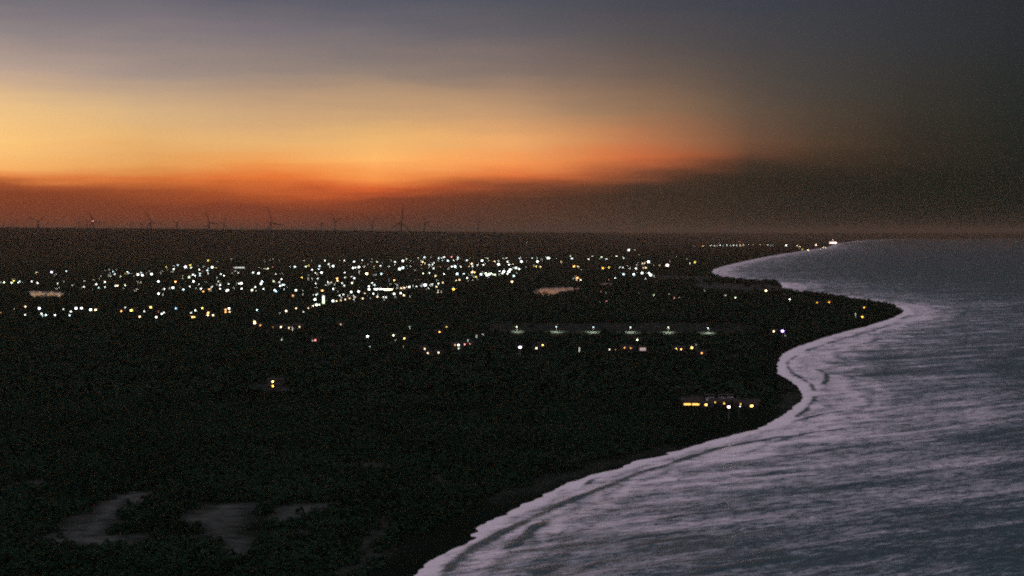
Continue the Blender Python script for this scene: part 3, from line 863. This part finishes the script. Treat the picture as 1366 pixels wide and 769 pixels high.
# ------------------------------------------------------------------ six lamps along the lit field
m_field_head = glow('g', 30)
FIELD = [(689.5, 436.6, 'g'), (742, 436.8, 'c'), (791.5, 437.2, 'c'), (841, 437.3, 'c'), (891.5, 437.6, 'g'), (944.5, 438, 'c')]
FL_LABEL = ['leftmost of six tall lamps standing along the dim open field', 'second tall lamp along the open field, above a warm pool of light',
            'third tall lamp along the open field, counted from the left', 'fourth tall lamp along the open field, in its middle right',
            'fifth tall lamp along the open field, with a pale greenish head', 'rightmost of six tall lamps along the open field, toward the sea']
pole_m = MB().lathe([(.14, 0), (.11, .8), (.07, 7.2)], 8).tube((0, 0, 7.0), (0, -.8, 7.4), .06, .05, 6).mesh('pole', m_pole)
for (px, py, c), lab in zip(FIELD, FL_LABEL):
    x, y, z = on_ground(px, py, 7.4)
    zz = float(HT(np.array([[x, y]]))[0])
    root = bpy.data.objects.new('street_lamp', None)
    COL.objects.link(root)
    root.location = (x, y, zz)
    obj('pole', pole_m, root)
    hm = MB().lathe([(.3, 7.75), (.62, 7.6), (.7, 7.35), (.45, 7.15)], 10, (0, -.8)).mesh('lamp_head', glow(c, 24))
    obj('lamp_head', hm, root)
    ld = bpy.data.lights.new('lamp_light', 'SPOT')
    ld.energy = 45000
    ld.spot_size = math.radians(168)
    ld.spot_blend = .6
    ld.shadow_soft_size = .4
    ld.color = (1, .95, .8)
    lo = bpy.data.objects.new('lamp_light', ld)
    COL.objects.link(lo)
    lo.parent = root
    lo.location = (0, -.8, 7.0)
    tag(root, lab, 'street lamp', 'six lamps along the open field')
    excl.append((x, y, 10, 150))

# ------------------------------------------------------------------ special lit buildings


def building(name, label, cat, px, py, w, d, h, c, strength, up=None, wall=m_wall, roof='flat', glow_h=None):
    x, y, z = on_ground(px, py, h * .5 if up is None else up)
    zz = float(HT(np.array([[x, y]]))[0])
    root = bpy.data.objects.new(name, None)
    COL.objects.link(root)
    root.location = (x, y, zz)
    root.rotation_euler.z = math.atan2(-x, y)
    obj('wall', MB().box(-w / 2, w / 2, 0, d, 0, h).mesh('wall', wall), root)
    obj('roof', MB().box(-w / 2 - .6, w / 2 + .6, -2.5, d + .6, h + .003, h + .6).mesh('roof', m_roof if roof == 'tile' else m_pole), root)
    gh = glow_h or h * .6
    n = max(1, int(w / 5))
    for i in range(n):
        x0 = -w / 2 + (i + .08) * w / n
        x1 = -w / 2 + (i + .92) * w / n
        wn = obj('window', MB().box(x0, x1, -.12, .05, h * .5 - gh / 2, h * .5 + gh / 2).mesh('window', glow(c, strength)), root)
        obj('window_frame', ring_box(MB(), x0, x1, h * .5 - gh / 2, h * .5 + gh / 2, .12, -.2, .03).mesh('window_frame', m_pole), wn)
    tag(root, label, cat)
    excl.append((x, y, w / 2 + 4, 2.0 * y / 50 + 60))
    return root


building('petrol_station', 'long station building with a blazing white front at the town centre', 'building', 506.5, 386.3, 30, 12, 5.0, 'w', 26)
building('petrol_station', 'canopied hall with a yellow-white front adjoining the blazing white station', 'building', 518, 386.6, 26, 12, 4.6, 'h', 18)
building('hall', 'low wide hall with evenly lit white front below the third big turbine', 'building', 318.5, 357.4, 46, 14, 4.5, 'w', 2.2)
building('holiday_lodge', 'long low lodge with glowing amber windows near the shore', 'building', 922.5, 539.3, 14, 7, 4.0, 'e', 2.2, 2.2, roof='tile', glow_h=1.4)
building('holiday_lodge', 'short lodge with dim orange windows right of the long amber one', 'building', 932, 539.3, 10, 7, 4.0, 'o', 1.0, 2.2, roof='tile', glow_h=1.0)
building('pink_house', 'broad house with pink floodlit wall beside the dark wood', 'house', 857.5, 466.3, 9, 8, 4.6, 'k', .36, 2.2, roof='tile', glow_h=3.6)
building('villa', 'tall villa with dark walls rising behind the amber lodge', 'house', 947, 531.8, 9, 8, 6.0, 'o', .012, 3.5, roof='tile')
building('villa', 'twin-gabled dark villa behind the pinkish white floodlight', 'house', 968.5, 531.5, 14, 8, 5.4, 'o', .010, 3.0, roof='tile')
building('seaside_hotel', 'hotel block with pinkish white front at the tip of the far headland', 'building', 1111.3, 324.2, 90, 30, 24, 'k', 7)

# the lit tower
x, y, z = on_ground(431.5, 405, 2)
root = bpy.data.objects.new('lit_tower', None)
COL.objects.link(root)
root.location = (x, y, float(HT(np.array([[x, y]]))[0]))
obj('shaft', MB().lathe([(2.0, 0), (1.9, 1.5), (1.5, 17.5), (1.9, 18.0), (1.9, 19.4)], 14).mesh('shaft', mat('lit_white_paint', (.8, .8, .74), .7)), root)
for k in range(5):
    z0 = 1.8 + k * 3.2
    rr = 2.0 - .06 * k
    obj('light_band', MB().lathe([(rr, z0), (rr + .12, z0 + .4), (rr + .12, z0 + 2.2), (rr, z0 + 2.6)], 14).mesh('light_band', glow('g' if k < 2 else 'w', 2.6)), root)
obj('roof', MB().lathe([(2.2, 19.41), (1.2, 20.6), (.1, 21.6)], 14).mesh('roof', m_roof), root)
tag(root, 'slim white tower lit from base to top beside the boulevard', 'tower')
excl.append((x, y, 10, 260))
# hotel mast on the headland
place('floodlight_mast', 'k', 2.6, 1111.2, 321.2)

# ------------------------------------------------------------------ labels of all the small lights
ORD = ['leftmost', 'second from left', 'third from left', 'fourth from left', 'fifth from left', 'sixth from left', 'seventh from left', 'eighth from left', 'ninth from left', 'tenth from left', 'eleventh from left', 'twelfth from left']
KN = {'street_lamp': 'street lamp', 'floodlight_mast': 'floodlight mast', 'house': 'lit house'}
byk = {}
for t in things:
    root, kind, c, s, px, py = t
    sz = 'faint' if s < 1.45 else ('small' if s < 2.25 else ('bright' if s < 3.1 else 'dazzling'))
    if py < 420 and px < 970 and py > 338 and not (px > 860 and py > 372) and not (py > 385 and px > 560):
        row = 'back' if py < 357 else ('middle' if py < 377 else ('centre' if py < 398 else 'front'))
        wh = next(w for q, w in WHERE if px < q)
        grp = KN[kind] + 's of the town on the plain'
        core = '%s %s %s, %s row, %s' % (sz, CNAME[c], KN[kind], row, wh)
    elif py < 338 and px > 900:
        grp = KN[kind] + 's on the far headland'
        core = '%s %s %s %s' % (sz, CNAME[c], KN[kind], 'in the distant chain across the bay' if px < 1040 else 'near the tip of the far headland')
    elif py < 345:
        grp = KN[kind] + 's of the outskirts'
        core = '%s %s %s %s' % (sz, CNAME[c], KN[kind], 'alone beyond the town, near the horizon')
    elif py > 525 and px > 880:
        grp = KN[kind] + 's of the shore lodges'
        core = '%s %s %s beside the lodges near the curved beach' % (sz, CNAME[c], KN[kind])
    elif py > 500 and px < 450:
        grp = KN[kind] + 's of the farmstead'
        core = '%s %s %s at the lone farmstead in the dark wood' % (sz, CNAME[c], KN[kind])
    elif px > 1000:
        grp = KN[kind] + 's of the cape'
        core = '%s %s %s among the scrub of the pointed cape' % (sz, CNAME[c], KN[kind])
    elif py < 425:
        grp = KN[kind] + 's behind the open field'
        core = '%s %s %s in the wood beyond the six field lamps' % (sz, CNAME[c], KN[kind])
    elif px < 460:
        grp = KN[kind] + 's along the front edge of the town'
        core = '%s %s %s on the lane in front of the town' % (sz, CNAME[c], KN[kind])
    elif px < 660:
        grp = KN[kind] + 's of the scattered farms'
        core = '%s %s %s among scattered farms left of the open field' % (sz, CNAME[c], KN[kind])
    else:
        grp = KN[kind] + 's in front of the open field'
        core = '%s %s %s just in front of the six field lamps' % (sz, CNAME[c], KN[kind])
    byk.setdefault(core, []).append((px, root, grp, kind))
for core, lst in byk.items():
    lst.sort(key=lambda q: q[0])
    for i, (px, root, grp, kind) in enumerate(lst):
        lab = core if len(lst) == 1 else (ORD[i] + ' ' + core)
        if len(lab.replace('-', ' ').split()) > 16:
            print('LONG', lab)
        tag(root, lab, {'street_lamp': 'street lamp', 'floodlight_mast': 'floodlight', 'house': 'house'}[kind], grp)

# ------------------------------------------------------------------ wind turbines on the plateau
m_turb = mat('turbine_backlit_dark', (0.04, 0.04, 0.04), .8)  # white turbines: their backlit darkness is put into the base colour
m_red = glow('r', 14)
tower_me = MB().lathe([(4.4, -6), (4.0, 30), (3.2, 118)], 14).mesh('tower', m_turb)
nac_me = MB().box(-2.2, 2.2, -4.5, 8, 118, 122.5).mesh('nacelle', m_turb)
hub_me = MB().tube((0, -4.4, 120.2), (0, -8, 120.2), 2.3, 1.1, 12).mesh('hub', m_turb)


def blade_mesh(Lb):
    st = [(0, 2.8, 2.4), (.08, 3.8, 2.0), (.2, 5.4, 1.6), (.5, 4.4, 1.2), (.8, 3.0, .8), (1, 1.4, .4)]
    vs, fs = [], []
    for t, c_, th_ in st:
        r = 2 + t * Lb
        for k in range(6):
            a = math.pi / 3 * k
            vs.append((c_ * .5 * math.cos(a) + (c_ * .25 if t > .05 else 0), th_ * .5 * math.sin(a), r))
    for i in range(len(st) - 1):
        for k in range(6):
            fs.append((i * 6 + k, i * 6 + (k + 1) % 6, (i + 1) * 6 + (k + 1) % 6, (i + 1) * 6 + k))
    fs += [tuple(range(6))[::-1], tuple(30 + k for k in range(6))]
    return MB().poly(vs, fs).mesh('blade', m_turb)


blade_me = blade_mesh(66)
# px, hub y, distance, scale, first blade angle (deg from up, clockwise), yaw, label
TURB = [
    (50.7, 295.6, 12600, .92, -66, 20, 'big dark wind turbine standing alone at the left end of the ridge'),
    (105.6, 296.6, 15500, .86, 15, 60, 'slender faint turbine just left of the close pair'),
    (116.3, 295.8, 14500, .90, -55, 50, 'left turbine of the close pair on the ridge'),
    (124.5, 296.0, 12200, 1.0, -24, 20, 'right turbine of the close pair with a red beacon'),
    (173.8, 297.0, 16500, .86, -20, 60, 'faint thin turbine between the close pair and the second big one'),
    (188.7, 298.5, 19000, .80, 40, 40, 'barely visible turbine just left of the second big one'),
    (201.0, 296.6, 12400, 1.0, -26, 15, 'second big turbine, one blade reaching up and left'),
    (235.8, 298.0, 16000, .82, 50, 45, 'small turbine right of the second big one'),
    (279.0, 297.0, 12800, .98, -24, 20, 'third big turbine, its blades in an open Y'),
    (298.0, 297.4, 15500, .88, 25, 40, 'faint turbine close to the right of the third big one'),
    (321.0, 301.0, 19500, .78, 10, 60, 'tiny faint turbine in the gap before the central one'),
    (361.5, 297.0, 11900, 1.06, -21, 30, 'dark central turbine with one long blade pointing up'),
    (428.9, 298.2, 15000, .86, 90, 85, 'turbine seen edge-on, its blades hardly visible'),
    (446.6, 296.6, 12600, .98, -50, 55, 'dark turbine with a thick nacelle right of the edge-on one'),
    (472.8, 303.0, 20500, .78, 20, 50, 'tiny low turbine right of the thick nacelle one'),
    (496.3, 297.4, 14500, .88, -62, 40, 'thin turbine with one blade pointing to upper left'),
    (535.3, 296.8, 11700, 1.22, 6, 25, 'largest turbine of the ridge with its blade pointing up'),
    (566.6, 297.6, 14200, .86, -40, 40, 'slender turbine right of the largest one'),
    (638.4, 297.6, 14800, .88, -50, 45, 'rightmost lone turbine at the end of the wind farm'),
    (583.0, 303.0, 20500, .74, 0, 50, 'tiny faint turbine left of the rightmost lone one'),
]
for px, py, D, sc, ang, yaw, lab in TURB:
    x, y, w = ray(px, py)
    t = D / y
    X, Y = x * t, D
    zh = H_CAM + w * t
    zg = float(HT(np.array([[X, Y]]))[0])
    root = bpy.data.objects.new('wind_turbine', None)
    COL.objects.link(root)
    # keep the foot on the ground: the tower height follows from the hub height
    root.location = (X, Y, zg)
    k = (zh - zg) / 120.2
    root.scale = (sc, sc, k)
    root.scale = (k, k, k) if .75 * sc < k < 1.25 * sc else (sc, sc, k)
    root.rotation_euler.z = math.radians(yaw)
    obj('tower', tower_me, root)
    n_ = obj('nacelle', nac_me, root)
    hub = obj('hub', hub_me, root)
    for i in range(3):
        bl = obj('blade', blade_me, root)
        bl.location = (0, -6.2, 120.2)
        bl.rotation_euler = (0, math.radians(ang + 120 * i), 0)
    if px == 124.5:
        obj('beacon', MB().lathe([(1.5, 122.6), (1.8, 124), (1.0, 125.2)], 8, (-2.5, 0)).mesh('beacon', m_red), n_)
    tag(root, lab, 'wind turbine', 'wind turbines on the distant ridge')

# ------------------------------------------------------------------ scrub and low woodland
m_leaf = bpy.data.materials.new('dark_foliage')
m_leaf.use_nodes = True
nt = m_leaf.node_tree
b = nt.nodes['Principled BSDF']
b.inputs['Roughness'].default_value = .9
b.inputs['Specular IOR Level'].default_value = .0
ge = nt.nodes.new('ShaderNodeNewGeometry')
n1 = nt.nodes.new('ShaderNodeTexNoise')
n1.inputs['Scale'].default_value = .011
n1.inputs['Detail'].default_value = 7
n1.inputs['Roughness'].default_value = .65
nt.links.new(ge.outputs['Position'], n1.inputs['Vector'])
rp = nt.nodes.new('ShaderNodeValToRGB')
rp.color_ramp.elements[0].position = .35
rp.color_ramp.elements[0].color = (.009, .022, .013, 1)
rp.color_ramp.elements[1].position = .7
rp.color_ramp.elements[1].color = (.020, .043, .026, 1)
nt.links.new(n1.outputs[0], rp.inputs[0])
nt.links.new(rp.outputs[0], b.inputs['Base Color'])

ex = np.array(excl)
pond_grow = pond_w


def scatter(y0, y1, spacing, r0, r1, nq, qs, seed):
    rng = np.random.default_rng(seed)
    ys = []
    area = .30 * 2 * (y1 ** 2 - y0 ** 2) / 2
    n = int(area / spacing ** 2)
    Y = np.sqrt(rng.random(n) * (y1 ** 2 - y0 ** 2) + y0 ** 2)
    X = Y * (rng.random(n) * .60 - .30)
    Q = np.stack([X, Y], 1)
    sd_ = shore_sd(Q)
    edge = 8 + 26 * fbm(X / 60, Y / 60)
    ok = sd_ < -np.where(Y > 2600, 10, edge)
    Q, sd_ = Q[ok], sd_[ok]
    # clearings: look the value up in the ground grid
    ri = np.clip(np.searchsorted(Yr, Q[:, 1]), 0, len(Yr) - 1)
    ci = np.clip(np.searchsorted(uc, Q[:, 0] / Q[:, 1]), 0, len(uc) - 1)
    cv = clearv.reshape(len(Yr), len(uc))[ri, ci]
    dens = fbm(Q[:, 0] / 90, Q[:, 1] / 120, 3)
    ok = rng.random(len(Q)) > smooth(cv, .05, .28) * .97 + smooth(.36 - dens, 0, .1) * .75
    Q = Q[ok]
    for p in pond_grow:
        Q = Q[~in_poly(Q, p)]
    kill = np.zeros(len(Q), bool)
    for x, y, hw, dp in ex[(ex[:, 1] > y0 - 20) & (ex[:, 1] - ex[:, 3] < y1 + 20)]:
        dx = Q[:, 0] - x * Q[:, 1] / y
        kill |= (np.abs(dx) < hw) & (Q[:, 1] < y + 6) & (Q[:, 1] > y - dp)
    Q = Q[~kill]
    n = len(Q)
    R = rng.uniform(r0, r1, n) * (.75 + .5 * fbm(Q[:, 0] / 50, Q[:, 1] / 50))
    Hh = R * rng.uniform(.9, 1.35, n)
    zg = HT(Q)
    # leaf clumps: quads spread over a lumpy dome
    th_ = rng.random((n, nq)) * 2 * np.pi
    cz = rng.random((n, nq)) ** .8
    rad = np.sqrt(1 - cz ** 2 * .92) * rng.uniform(.72, 1.12, (n, nq))
    cen = np.stack([Q[:, 0:1] + R[:, None] * rad * np.cos(th_), Q[:, 1:2] + R[:, None] * rad * np.sin(th_), zg[:, None] + Hh[:, None] * cz * 1.25 * rng.uniform(.85, 1.15, (n, nq))], -1)
    nrm_ = np.stack([rad * np.cos(th_), rad * np.sin(th_), cz + .2], -1) + rng.normal(0, .35, (n, nq, 3))
    nrm_ /= np.linalg.norm(nrm_, axis=-1, keepdims=True)
    ref = rng.normal(0, 1, (n, nq, 3))
    t1 = np.cross(nrm_, ref)
    t1 /= np.linalg.norm(t1, axis=-1, keepdims=True)
    t2 = np.cross(nrm_, t1)
    sz = (qs * R[:, None] * rng.uniform(.6, 1.3, (n, nq)))[..., None]
    V = np.stack([cen + sz * t1, cen + sz * t2 * .8, cen - sz * t1 * .9, cen - sz * t2], 2)
    return V.reshape(-1, 3)


parts = [scatter(700, 1700, 4.6, 1.6, 3.4, 46, .34, 1),
         scatter(1700, 4200, 8.5, 2.8, 5.2, 22, .45, 2),
         scatter(4200, 11500, 19, 4.5, 7.5, 12, .6, 3)]
V = np.concatenate(parts)
me = mesh_np('scrub_woodland', V, np.arange(len(V)).reshape(-1, 4), 4, m_leaf)
tag(obj('scrub_woodland', me), 'dark low scrub and woodland covering the coastal plain', 'woodland', kind='stuff')
print('QUADS', len(V) // 4, 'LIGHTS', len(things))

# ------------------------------------------------------------------ haze
m_hz = bpy.data.materials.new('dusk_haze')
m_hz.use_nodes = True
nt = m_hz.node_tree
nt.nodes.clear()
out = nt.nodes.new('ShaderNodeOutputMaterial')
pv = nt.nodes.new('ShaderNodeVolumePrincipled')
pv.inputs['Color'].default_value = (0.76, 0.55, 0.38, 1)
pv.inputs['Density'].default_value = 2.4e-5
pv.inputs['Anisotropy'].default_value = 0.68
nt.links.new(pv.outputs[0], out.inputs['Volume'])
me = MB().box(-149000, 149000, -19000, 159000, -10, 330).mesh('haze', m_hz)
tag(obj('haze', me), 'thin dusk haze lying over the plain and the sea', 'haze', kind='stuff')
